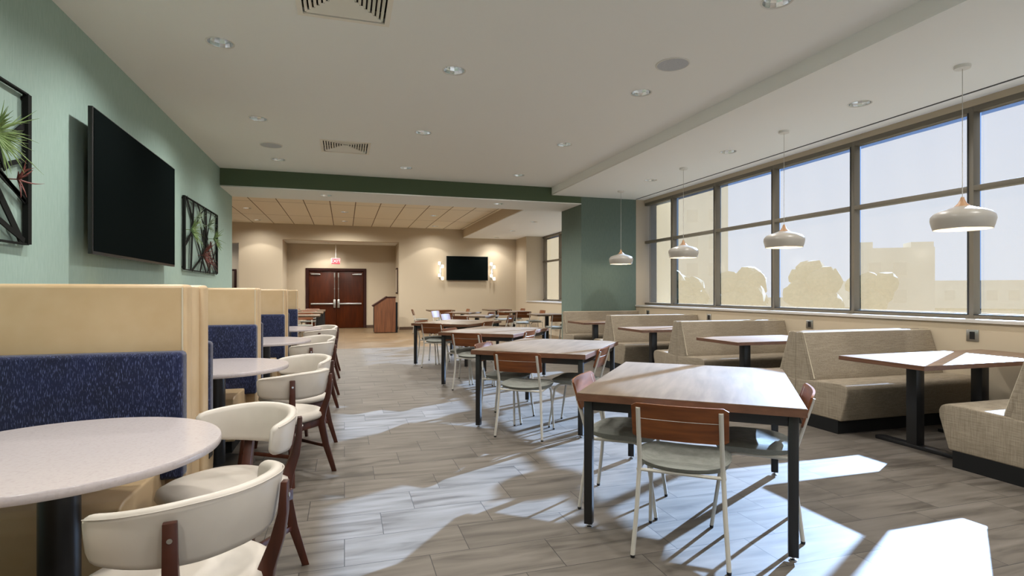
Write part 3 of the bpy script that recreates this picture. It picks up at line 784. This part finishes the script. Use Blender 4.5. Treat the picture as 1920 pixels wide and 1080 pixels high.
# ------------------------------------------------------------------ lounge chair (cream, walnut)
def lounge_chair():
    t = thing('lounge_chair', '', 'chair', group='cream upholstered armchairs')
    # backrest band, opening towards +Y
    b = bmesh.new(); n = 40; m = 12; rings = []
    A = math.radians(86)
    for i in range(n + 1):
        th = -A + 2 * A * i / n
        e = abs(th) / A
        rx, ry = 0.262, 0.255
        h = 0.190 - 0.060 * max(0, (e - 0.25) / 0.75) ** 1.3
        zc = 0.660 + 0.006 * (1 - e)
        tk = 0.024 - 0.004 * e
        if i in (0, n): sc = 0.55
        elif i in (1, n - 1): sc = 0.9
        else: sc = 1.0
        cx, cy = math.sin(th), -math.cos(th)
        ring = []
        for k in range(m):
            a = 2 * PI * k / m
            ca, sa = math.cos(a), math.sin(a)
            q = 0.45
            du = math.copysign(abs(ca) ** q, ca) * tk * sc; dz = math.copysign(abs(sa) ** q, sa) * h / 2 * (0.5 + 0.5 * sc)
            lean = 0.20 * dz * (1 - 0.5 * e)
            ring.append(b.verts.new((cx * (rx + du + lean), cy * (ry + du + lean), zc + dz)))
        rings.append(ring)
    for i in range(n):
        for k in range(m): b.faces.new((rings[i][k], rings[i][(k + 1) % m], rings[i + 1][(k + 1) % m], rings[i + 1][k]))
    b.faces.new(rings[0]); b.faces.new(rings[-1][::-1])
    bmesh.ops.recalc_face_normals(b, faces=b.faces)
    q_ = MB(); q_.add(b); bk_ = q_.build('backrest', M['cream'], t, angle=70)
    # seam line near the top of the outer face
    pts = []
    for i in range(1, n):
        th = -A + 2 * A * i / n; e = abs(th) / A
        h = 0.190 - 0.060 * max(0, (e - 0.25) / 0.75) ** 1.3; tk = 0.024 - 0.004 * e
        zz = 0.660 + 0.006 * (1 - e) + h / 2 - 0.010; r_ = 1
        du = tk - 0.001 + 0.20 * (h / 2) * (1 - 0.5 * e) - 0.001
        pts.append((math.sin(th) * (0.262 + du), -math.cos(th) * (0.255 + du), zz))
    MB().tube(pts, 0.0022, 5).build('seam', M['cream'], bk_)
    # seat cushion
    def se(rx, ry, z, n=40, p=2.6, oy=0.0):
        out = []
        for k in range(n):
            a = 2 * PI * k / n; ca, sa = math.cos(a), math.sin(a)
            out.append((math.copysign(abs(ca) ** (2 / p), ca) * rx, oy + math.copysign(abs(sa) ** (2 / p), sa) * ry, z))
        return out
    b = bmesh.new(); lv = [(0.20, 0.19, 0.392), (0.245, 0.235, 0.398), (0.258, 0.248, 0.418), (0.252, 0.242, 0.442), (0.225, 0.215, 0.458), (0.16, 0.15, 0.466), (0.07, 0.07, 0.469)]
    rg = [[b.verts.new(c_) for c_ in se(rx, ry, z, oy=0.02)] for rx, ry, z in lv]
    for i in range(len(rg) - 1):
        for k in range(40): b.faces.new((rg[i][k], rg[i][(k + 1) % 40], rg[i + 1][(k + 1) % 40], rg[i + 1][k]))
    b.faces.new(rg[0][::-1]); b.faces.new(rg[-1])
    q_ = MB(); q_.add(b); q_.build('seat', M['cream'], t, angle=70)
    fr = MB()
    for s in (-1, 1):
        fr.bar((s * 0.185, -0.19, 0.365), (s * 0.20, 0.17, 0.365), 0.028, 0.05, bev=0.003)
    fr.bar((-0.17, -0.185, 0.365), (0.17, -0.185, 0.365), 0.026, 0.05, bev=0.003).bar((-0.19, 0.165, 0.365), (0.19, 0.165, 0.365), 0.026, 0.05, bev=0.003)
    fr.build('seat_frame', M['walnut'], t)
    for s in (-1, 1):
        # rear leg: bracket on the back, kink at the seat, splay to the floor
        th = math.radians(36) * s; d = Vector((math.sin(th), -math.cos(th), 0)); side = Vector((math.cos(th), math.sin(th), 0))
        prof = [(0.304, 0.715, 0.010, 0.034), (0.299, 0.62, 0.014, 0.036), (0.283, 0.54, 0.02, 0.040), (0.248, 0.44, 0.026, 0.042), (0.238, 0.37, 0.026, 0.040), (0.272, 0.20, 0.022, 0.032), (0.33, 0.0, 0.016, 0.022)]
        b = bmesh.new(); rg = []
        for r_, z_, tk, wd in prof:
            c_ = d * r_ + Vector((0, 0, z_))
            rg.append([b.verts.new(c_ + side * wd / 2 * i_ + d * tk * j_) for i_, j_ in ((-1, -1), (1, -1), (1, 1), (-1, 1))])
        for i in range(len(rg) - 1):
            for k in range(4): b.faces.new((rg[i][k], rg[i][(k + 1) % 4], rg[i + 1][(k + 1) % 4], rg[i + 1][k]))
        b.faces.new(rg[0]); b.faces.new(rg[-1][::-1]); bmesh.ops.recalc_face_normals(b, faces=b.faces)
        bmesh.ops.bevel(b, geom=list(b.edges), offset=0.003, segments=2, profile=0.5, affect='EDGES')
        q_ = MB(); q_.add(b); lg = q_.build('leg', M['walnut'], t)
        bp = d * 0.316 + Vector((0, 0, 0.67))
        MB().tube([bp - d * 0.01, bp + d * 0.002], 0.007, 12).build('bolt', M['chrome'], lg)
        MB().bar((s * 0.20, 0.165, 0.39), (s * 0.235, 0.215, 0.0), 0.036, 0.030, 0.020, 0.018, up=(0, 1, 0), bev=0.002).build('leg', M['walnut'], t)
        rr0 = d * 0.272
        MB().bar((rr0.x, rr0.y + 0.01, 0.19), (s * 0.219, 0.19, 0.19), 0.016, 0.024, bev=0.002).build('stretcher', M['walnut'], t)
    return t
LC = lounge_chair(); lc_used = [False]
LT = [2.34, 4.64, 6.95, 9.2]
tn4 = ['the nearest round table', 'the second round table', 'the third round table', 'the farthest round table']
for k, y in enumerate(LT):
    for s, nm in ((-1, 'near side'), (1, 'far side')):
        ang = math.radians(45 if s < 0 else 135) + (0.0, 0.05, -0.05, 0.04)[k] * s
        if k: ang = math.radians(50 if s < 0 else 130) + 0.03 * s * k
        # centre of the seat; ang is the facing direction measured from +Y towards -X
        cx, cy = (-0.45, y + s * 0.44) if k == 0 else (-0.40, y + s * 0.37)
        if k == 0: cx, cy = (-0.48, y - 0.42) if s < 0 else (-0.505, y + 0.43)
        lab = 'cream armchair with walnut legs on the %s of %s' % (nm, tn4[k])
        if not lc_used[0]: lc_used[0] = True; LC.location = (cx, cy, 0); LC.rotation_euler = (0, 0, ang); LC['label'] = lab
        else: dup(LC, (cx, cy, 0), ang, lab)

# ------------------------------------------------------------------ round tables
def round_table():
    t = thing('round_table', '', 'table', group='round white quartz tables')
    r = 0.51
    MB().lathe([(0, 0.722), (r - 0.004, 0.722), (r, 0.727), (r, 0.748), (r - 0.003, 0.752), (0, 0.752)], 96).build('tabletop', M['quartz'], t, angle=50)
    MB().lathe([(0, 0.722), (0.16, 0.722), (0.16, 0.714), (0.062, 0.712), (0.062, 0.02), (0.26, 0.014), (0.27, 0.0), (0, 0.0)], 40).build('pedestal', M['black'], t)
    return t
RT = round_table()
for k, y in enumerate(LT):
    x = (-0.97, -0.93, -0.89, -0.86)[k]
    lab = 'round white quartz table on a black pedestal, ' + ['nearest, in front of the first blue bench', 'second from the camera', 'third from the camera', 'farthest of the four'][k]
    if k == 0: RT.location = (x, y, 0); RT['label'] = lab
    else: dup(RT, (x, y, 0), 0, lab)

# ------------------------------------------------------------------ high back banquettes, left
def banquette(yb, face, label, depth=0.60, xe=-0.76, thick=0.13, filler=0.0, outlet=False):
    """yb: plane at the rear of the tall panel; face -1 looks towards the camera, +1 away"""
    t = thing('banquette', label, 'bench', (0, yb, 0), 0, 'high back banquettes')
    x0, x1 = XL + 0.012, xe; f = face
    def yy(a, b): return (min(f * a, f * b), max(f * a, f * b))
    a, b = yy(0, thick)
    bpn = MB().box(x0, x1, a, b, 0.10, 1.35, 0.022, 4).build('back_panel', M['beige_vinyl'], t)
    # vertical seam with piping down the end and along the top
    s_ = MB(); ys = f * (thick - 0.012)
    s_.tube([(x1 - 0.018, ys + f * 0.013, 0.12), (x1 - 0.018, ys + f * 0.013, 1.335)], 0.004, 6)
    s_.build('piping', M['piping'], bpn)
    a, b = yy(thick - 0.002, thick + 0.095)
    MB().box(x0, x1 + 0.006, a, b, 0.40, 1.02, 0.022, 4).build('back_pad', M['blue'], t)
    a, b = yy(thick, depth + 0.13)
    st = MB().prism([(f * (thick), 0.10), (f * (depth + 0.08), 0.10), (f * (depth + 0.13), 0.40), (f * (depth + 0.115), 0.45), (f * (depth + 0.06), 0.465), (f * (thick), 0.455)], x0, x1 - 0.09, 'X', 0.012)
    sto = st.build('seat', M['beige_vinyl'], t)
    a, b = yy(0.02, depth + 0.03)
    MB().box(x0, x1 - 0.12, a, b, 0, 0.10).build('plinth', M['black_matte'], t)
    if filler:
        a, b = yy(-filler, 0)
        MB().box(x0, x1 - 0.02, a, b, 0.0, 1.34, 0.008).build('infill', M['beige_vinyl'], t)
    if outlet:
        ym = f * (depth - 0.0)
        x1 -= 0.09
        MB().box(x1 - 0.002, x1 + 0.004, ym - 0.05, ym + 0.05, 0.22, 0.30).build('outlet', M['black'], t)
    return t
banquette(0.94, 1, 'beige bench seat at the lower left corner beside the nearest round table', xe=-0.80)
banquette(3.25, -1, 'tall beige and blue banquette behind the nearest round table, facing the camera', filler=0.22)
banquette(3.47, 1, 'banquette facing away, back to back with the nearest tall banquette', outlet=True)
banquette(5.59, -1, 'tall beige and blue banquette behind the second round table, facing the camera')
banquette(5.59 + 0.002, 1, 'banquette facing away behind the second round table')
banquette(8.0, -1, 'tall beige and blue banquette behind the third round table, facing the camera', filler=0.22)
banquette(8.22, 1, 'banquette facing away behind the third round table')
banquette(10.35, -1, 'tall beige and blue banquette at the farthest round table, facing the camera', xe=-0.78)

# ------------------------------------------------------------------ low booths, right
def booth(C_, face, label, xe=4.36, dp=0.60):
    t = thing('booth_bench', label, 'bench', (0, C_, 0), 0, 'low beige booth benches')
    f = face; x0, x1 = xe, XR - 0.004
    MB().prism([(f * 0.0015, 0.12), (f * 0.215, 0.12), (f * 0.185, 0.45), (f * 0.062, 0.905), (f * 0.0015, 0.905)], x0, x1, 'X', 0.0).build('back_frame', M['linen'], t, angle=25)
    bk_ = MB().prism([(f * 0.135, 0.44), (f * 0.235, 0.44), (f * 0.215, 0.52), (f * 0.095, 0.90), (f * 0.075, 0.914), (f * 0.03, 0.914), (f * 0.02, 0.90)], x0 + 0.003, x1 - 0.003, 'X', 0.010, 3).build('backrest', M['linen'], t, angle=40)
    MB().tube([(x0 + 0.008, f * 0.225, 0.47), (x0 + 0.008, f * 0.088, 0.906), (x1 - 0.01, f * 0.088, 0.906)], 0.005, 6).build('piping', M['piping'], bk_)
    MB().prism([(f * 0.0015, 0.12), (f * (dp - 0.07), 0.12), (f * dp, 0.36), (f * (dp + 0.005), 0.41), (f * (dp - 0.015), 0.45), (f * (dp - 0.07), 0.47), (f * 0.20, 0.455), (f * 0.0015, 0.44)], x0 - 0.004, x1 + 0.002, 'X', 0.016, 4).build('seat', M['linen'], t, angle=40)
    a, b = min(f * 0.0015, f * (dp - 0.10)), max(f * 0.0015, f * (dp - 0.10))
    MB().box(x0 - 0.002, x1, a, b, 0, 0.125).build('plinth', M['black_matte'], t)
    return t
BC = [2.42, 4.48, 6.55, 8.60, 10.69]
booth(BC[0], 1, 'low beige booth bench at the right picture edge, facing away from the camera', dp=0.66)
booth(BC[0], -1, 'low beige booth bench beside the camera, just outside the right edge')
bnm = ['nearest pendant lamp', 'second nearest pendant lamp', 'third nearest pendant lamp', 'farthest pendant lamp']
for k in range(1, 4):
    booth(BC[k], -1, 'low beige booth bench facing the camera, %s backrest from the camera' % ['nearest', 'second', 'third'][k - 1])
    booth(BC[k], 1, 'low beige booth bench facing away, behind the %s backrest from the camera' % ['nearest', 'second', 'third'][k - 1])
booth(BC[4], -1, 'low beige booth bench facing the camera against the green column')
def booth_table(y, label):
    t = thing('booth_table', label, 'table', (5.08, y, 0), 0, 'booth tables')
    tp_ = MB().box(-0.88, 0.90, -0.375, 0.375, 0.712, 0.75, 0.003).build('tabletop', M['booth_wood'], t)
    MB().box(-0.8815, 0.9015, -0.3765, 0.3765, 0.714, 0.746).build('edge_band', M['table_edge'], tp_)
    for x in (-0.47, 0.30):
        MB().box(x - 0.045, x + 0.045, -0.045, 0.045, 0.028, 0.712, 0.003).build('column', M['black'], t)
        MB().box(x - 0.045, x + 0.045, -0.33, 0.33, 0, 0.03, 0.004).build('base', M['black'], t)
    return t
for k in range(4):
    y = (BC[k] + BC[k + 1]) / 2
    booth_table(y, 'wood topped booth table on black columns under the ' + bnm[k])
for k, y in enumerate((3.97, 6.01, 8.18, 10.2)):
    t = thing('wall_outlet', 'steel outlet plate below the window sill, ' + ['nearest the camera', 'second from the camera', 'third from the camera', 'farthest, by the green column'][k], 'outlet', (XR, y, 0.872), 0, 'outlets under the sill')
    MB().box(-0.008, 0, -0.057, 0.057, -0.058, 0.058, 0.002).build('plate', M['steel'], t)
    MB().box(-0.011, -0.004, -0.024, 0.024, -0.038, 0.038).build('socket', M['black'], t)

# ------------------------------------------------------------------ left wall: screen and art
t = thing('television', 'large black flat television mounted on the green wall', 'television', (-1.955, 6.40, 2.215), math.radians(0.9))
MB().box(-0.035, 0.0, -1.19, 1.19, -0.595, 0.595, 0.004).build('housing', M['bezel'], t)
MB().box(-0.001, 0.003, -1.175, 1.175, -0.572, 0.585).build('screen', M['screen'], t)
MB().box(-0.13, -0.03, -0.3, 0.3, -0.2, 0.2).build('wall_mount', M['black_matte'], t)

def art(ya, yb, z0, z1, bars, label):
    t = thing('wall_art', label, 'wall art', (XL, (ya + yb) / 2, (z0 + z1) / 2), 0, 'black iron wall art frames')
    hy, hz = (yb - ya) / 2, (z1 - z0) / 2
    f = MB()
    for s in (-1, 1):
        f.box(0.012, 0.045, s * hy - 0.022, s * hy + 0.022, -hz, hz).box(0.012, 0.040, -hy, hy, s * hz - 0.006, s * hz + 0.006)
    for sy in (-1, 1):
        for sz in (-1, 1): f.box(0, 0.014, sy * (hy - 0.01) - 0.01, sy * (hy - 0.01) + 0.01, sz * (hz - 0.03) - 0.01, sz * (hz - 0.03) + 0.01)
    f.build('frame', M['art_black'], t)
    g_ = MB()
    for i, (u0, v0, u1, v1, w_) in enumerate(bars):
        x = 0.024 + 0.0035 * (i % 4)
        g_.bar((x, u0 * hy, v0 * hz), (x, u1 * hy, v1 * hz), w_, 0.008, up=(1, 0, 0))
    g_.build('lattice', M['art_black'], t)
    return t
barsA = [(-0.95, 1, -0.35, -0.1, .035), (-0.35, -0.1, -0.45, -1, .045), (-0.5, 1, 0.25, -0.95, .03), (0.1, 1, -0.6, -0.95, .035), (-0.15, 0.95, -0.7, 0.2, .03), (0.5, 1, -0.1, 0.1, .03),
         (0.35, 1, 0.75, -0.1, .05), (-0.1, 0.1, 0.4, 0.0, .04), (0.98, 0.58, 0.55, -0.05, .045), (0.55, 0.0, 0.98, -0.45, .03), (0.55, 0.15, 0.15, -1, .05), (-0.2, -0.1, 0.95, -0.96, .035), (0.98, 0.12, 0.45, -0.25, .03), (0.98, -0.42, 0.5, -0.02, .035), (0.5, -0.05, 0.93, -0.98, .055)]
barsB = [(-0.85, 1, -0.45, 0.3, .06), (-0.5, 1, -0.65, -1, .07), (-0.3, 1, 0.35, 0.05, .035), (0.1, 1, -0.5, 0.2, .03), (0.25, 1, 0.3, -0.2, .09), (0.6, 1, 0.25, -0.1, .03), (-0.1, 0.35, 0.1, -0.2, .035), (0.2, -0.1, 0.95, -1, .05), (0.3, 0.1, 0.55, -1, .05),
         (-1, -0.4, -0.45, 0.25, .045), (-0.6, -1, 0.6, -0.05, .035), (-0.15, -1, 0.1, -0.3, .05), (0.25, -1, -0.4, 0.1, .05), (0.35, -1, 0.95, -0.2, .03), (0.0, -0.3, 0.5, -1, .04), (0.98, -0.98, 0.5, 0.0, .04), (0.1, 0.3, 0.15, -0.5, .06)]
art(2.55, 4.53, 1.635, 2.65, barsA, 'black iron lattice wall art cut by the left picture edge')
art(8.35, 10.32, 1.62, 2.61, barsB, 'black iron lattice wall art right of the television')
def air_plant(x, y, z, r, n, m, lab, dens=1.0, seed=1):
    rd = random.Random(seed)
    t = MB()
    for i in range(n):
        a = rd.uniform(0, 2 * PI); el = rd.uniform(-0.5, 1.0)
        d = Vector((abs(math.cos(el)) * 0.5 + 0.15, math.cos(a) * math.cos(el * 0.6), math.sin(a))).normalized()
        L_ = r * rd.uniform(0.6, 1.15); dr = rd.uniform(-0.3, 0.6); tw = Vector((rd.uniform(-.4, .6), rd.uniform(-.5, .5), rd.uniform(-.5, .5)))
        pts = []
        for k in range(7):
            s_ = k / 6
            pt = d * L_ * s_ + tw * L_ * 0.45 * s_ * s_ - Vector((0, 0, dr * L_ * 0.6 * s_ ** 2.4))
            pt.x = max(pt.x, -0.032); pts.append(pt)
        t.tube(pts, [0.0065, 0.0065, 0.0055, 0.0045, 0.0035, 0.0022, 0.0006], 5)
    t.tube([(0, 0, 0), (-0.04, 0, 0), (-0.068, 0, 0)], 0.004, 6)
    o = t.build('air_plant', m, loc=(x, y, z))
    return tag(o, lab, 'plant', 'air plants on the wall art')
air_plant(-2.02, 4.08, 2.27, 0.20, 76, M['leaf'], 'spiky green air plant on the wall art at the left picture edge', seed=3)
air_plant(-2.02, 4.33, 2.04, 0.14, 14, M['leaf3'], 'thin maroon air plant below the green one at the left edge', seed=4)
air_plant(-2.02, 8.52, 2.17, 0.20, 44, M['leaf'], 'green air plant on the left half of the right wall art', seed=5)
air_plant(-2.02, 8.86, 2.38, 0.14, 26, M['leaf2'], 'pale grey green air plant at upper left of the right wall art', seed=6)
air_plant(-2.02, 9.50, 2.34, 0.16, 40, M['leaf2'], 'silvery air plant at upper right of the right wall art', seed=7)
air_plant(-2.02, 9.88, 2.17, 0.18, 46, M['leaf'], 'bright green air plant on the right edge of the right wall art', seed=8)
air_plant(-2.02, 9.18, 1.86, 0.24, 56, M['leaf3'], 'maroon air plant low in the middle of the right wall art', seed=9)

# ------------------------------------------------------------------ back wall: doors, exit sign, lectern, TV, sconces
d = bpy.data.objects.new('door_1', None); C.objects.link(d); d.location = (-0.28, 21.0, 0); d['kind'] = 'structure'
MB().box(-1.05, -0.95, -0.03, 0.12, 0, 2.18).box(0.95, 1.05, -0.03, 0.12, 0, 2.18).box(-0.95, 0.95, -0.03, 0.12, 2.09, 2.18).build('door_frame', M['door_frame'], d)
for s in (-1, 1):
    a, b = sorted((s * 0.006, s * 0.946))
    lf = MB().box(a, b, 0.03, 0.075, 0.01, 2.085, 0.003).build('door_leaf', M['door_wood'], d)
    m_ = MB().box(*sorted((s * 0.10, s * 0.88)), -0.03, 0.0, 0.86, 0.92, 0.006).box(*sorted((s * 0.82, s * 0.88)), 0.0, 0.03, 0.865, 0.915)
    m_.build('push_bar', M['steel'], lf)
    MB().box(*sorted((s * 0.03, s * 0.11)), -0.04, 0.03, 0.75, 1.05, 0.004).build('latch_case', M['steel'], lf)
    MB().tube([(s * 0.07, 0.0, 1.05), (s * 0.07, 0.0, 1.95)], 0.010, 8).box(s * 0.07 - 0.02, s * 0.07 + 0.02, -0.02, 0.03, 1.85, 2.02).box(s * 0.07 - 0.018, s * 0.07 + 0.018, -0.015, 0.03, 1.42, 1.46).build('vertical_rod', M['steel'], lf)
    MB().box(*sorted((s * 0.55, s * 0.88)), -0.02, 0.03, 1.94, 1.98, 0.004).bar((s * 0.6, -0.03, 1.985), (s * 0.9, -0.01, 2.0), 0.02, 0.012).build('closer', M['steel'], lf)
t = thing('exit_sign', 'red lit exit sign hanging in front of the double doors', 'sign', (-0.30, 20.6, 2.31))
MB().box(-0.155, 0.155, -0.02, 0.02, 0.0, 0.215, 0.006).build('housing', M['white'], t)
MB().box(-0.145, 0.145, -0.024, -0.019, 0.012, 0.203).build('face', M['exit_red'], t)
MB().tube([(0, 0, 0.21), (0, 0, 0.74)], 0.008, 8).build('stem', M['white'], t)
fc = bpy.data.curves.new('exit_text', 'FONT'); fc.body = 'EXIT'; fc.size = 0.155; fc.extrude = 0.0015; fc.align_x = 'CENTER'; fc.align_y = 'CENTER'
fo = bpy.data.objects.new('tmp', fc); C.objects.link(fo)
me = bpy.data.meshes.new_from_object(fo.evaluated_get(bpy.context.evaluated_depsgraph_get())); bpy.data.objects.remove(fo)
me.materials.clear(); me.materials.append(M['exit_letter'])
lt = bpy.data.objects.new('lettering', me); C.objects.link(lt); lt.parent = t; lt.rotation_euler = (PI / 2, 0, 0); lt.location = (0, -0.026, 0.105)

t = thing('lectern', 'slanted top wooden lectern standing beside the door alcove', 'lectern', (1.28, 18.15, 0))
# profile in X-Z (top slopes down to the left), extruded along Y
MB().prism([(-0.37, 0.02), (0.30, 0.02), (0.30, 1.14), (0.02, 1.14), (-0.37, 0.88)], -0.02, 0.02, 'Y').build('side_panel', M['lectern_wood'], t, smooth=False)
MB().prism([(-0.37, 0.02), (0.30, 0.02), (0.30, 1.14), (0.02, 1.14), (-0.37, 0.88)], 0.52, 0.56, 'Y').build('side_panel', M['lectern_wood'], t, smooth=False)
MB().box(-0.37, -0.34, 0.02, 0.52, 0.02, 0.87).box(0.30, 0.37, 0.0, 0.54, 0.0, 0.98).build('front_panel', M['black_matte'], t, smooth=False)
MB().bar((-0.42, 0.27, 0.865), (0.04, 0.27, 1.165), 0.62, 0.03, up=(0, 0, 1)).box(0.0, 0.32, -0.04, 0.58, 1.14, 1.165).build('top', M['door_frame'], t, smooth=False)

t = thing('television', 'black flat television on the far tan wall between two sconces', 'television', (4.235, YE - 0.03, 2.17))
MB().box(-0.765, 0.765, -0.06, -0.03, -0.435, 0.435, 0.004).box(-0.3, 0.3, -0.03, 0, -0.2, 0.2).build('housing', M['bezel'], t)
MB().box(-0.75, 0.75, -0.063, -0.059, -0.418, 0.423).build('screen', M['screen'], t)
for x, nm in ((3.27, 'left'), (5.17, 'right')):
    t = thing('wall_sconce', 'lit wall sconce with small glass shades %s of the far television' % nm, 'wall lamp', (x, YE, 2.08), 0, 'sconces beside the far television')
    MB().box(-0.035, 0.035, -0.02, 0, -0.30, 0.30, 0.004).build('back_plate', M['steel'], t)
    for dx, dz in ((-0.05, 0.26), (0.06, 0.15), (-0.05, -0.17), (0.06, -0.28)):
        MB().lathe([(0.02, -0.055), (0.045, -0.05), (0.045, 0.05), (0.02, 0.055)], 20, at=(dx, -0.09, dz)).build('glass_shade', M['sconce_glow'], t)
        MB().tube([(dx, -0.09, dz), (0, -0.01, dz)], 0.008, 8).build('arm', M['steel'], t)
    l = bpy.data.lights.new('sconce_bulb', 'POINT'); l.energy = 2.5; l.color = (1, 0.9, 0.76); l.shadow_soft_size = 0.06
    lo = bpy.data.objects.new('sconce_bulb', l); C.objects.link(lo); lo.parent = t; lo.location = (0, -0.22, 0)
t = thing('picture_frame', 'narrow dark framed picture on the right side of the door alcove', 'picture', (1.82, 20.2, 1.72))
MB().box(-0.03, 0, -0.30, 0.30, -0.46, 0.46, 0.004).build('frame', M['door_frame'], t)
MB().box(-0.033, -0.029, -0.25, 0.25, -0.41, 0.41).build('picture', mat('picture_print', lin(190, 178, 160), 0.5), t)
t = thing('picture_frame', 'small dark picture in the corridor left of the far wall', 'picture', (-4.2, 22.0, 1.75))
MB().box(-0.45, 0.45, -0.03, 0, -0.4, 0.4, 0.004).build('frame', M['door_frame'], t)
MB().box(-0.38, 0.38, -0.033, -0.029, -0.33, 0.33).build('picture', mat('picture_print_dark', lin(110, 96, 80), 0.5), t)
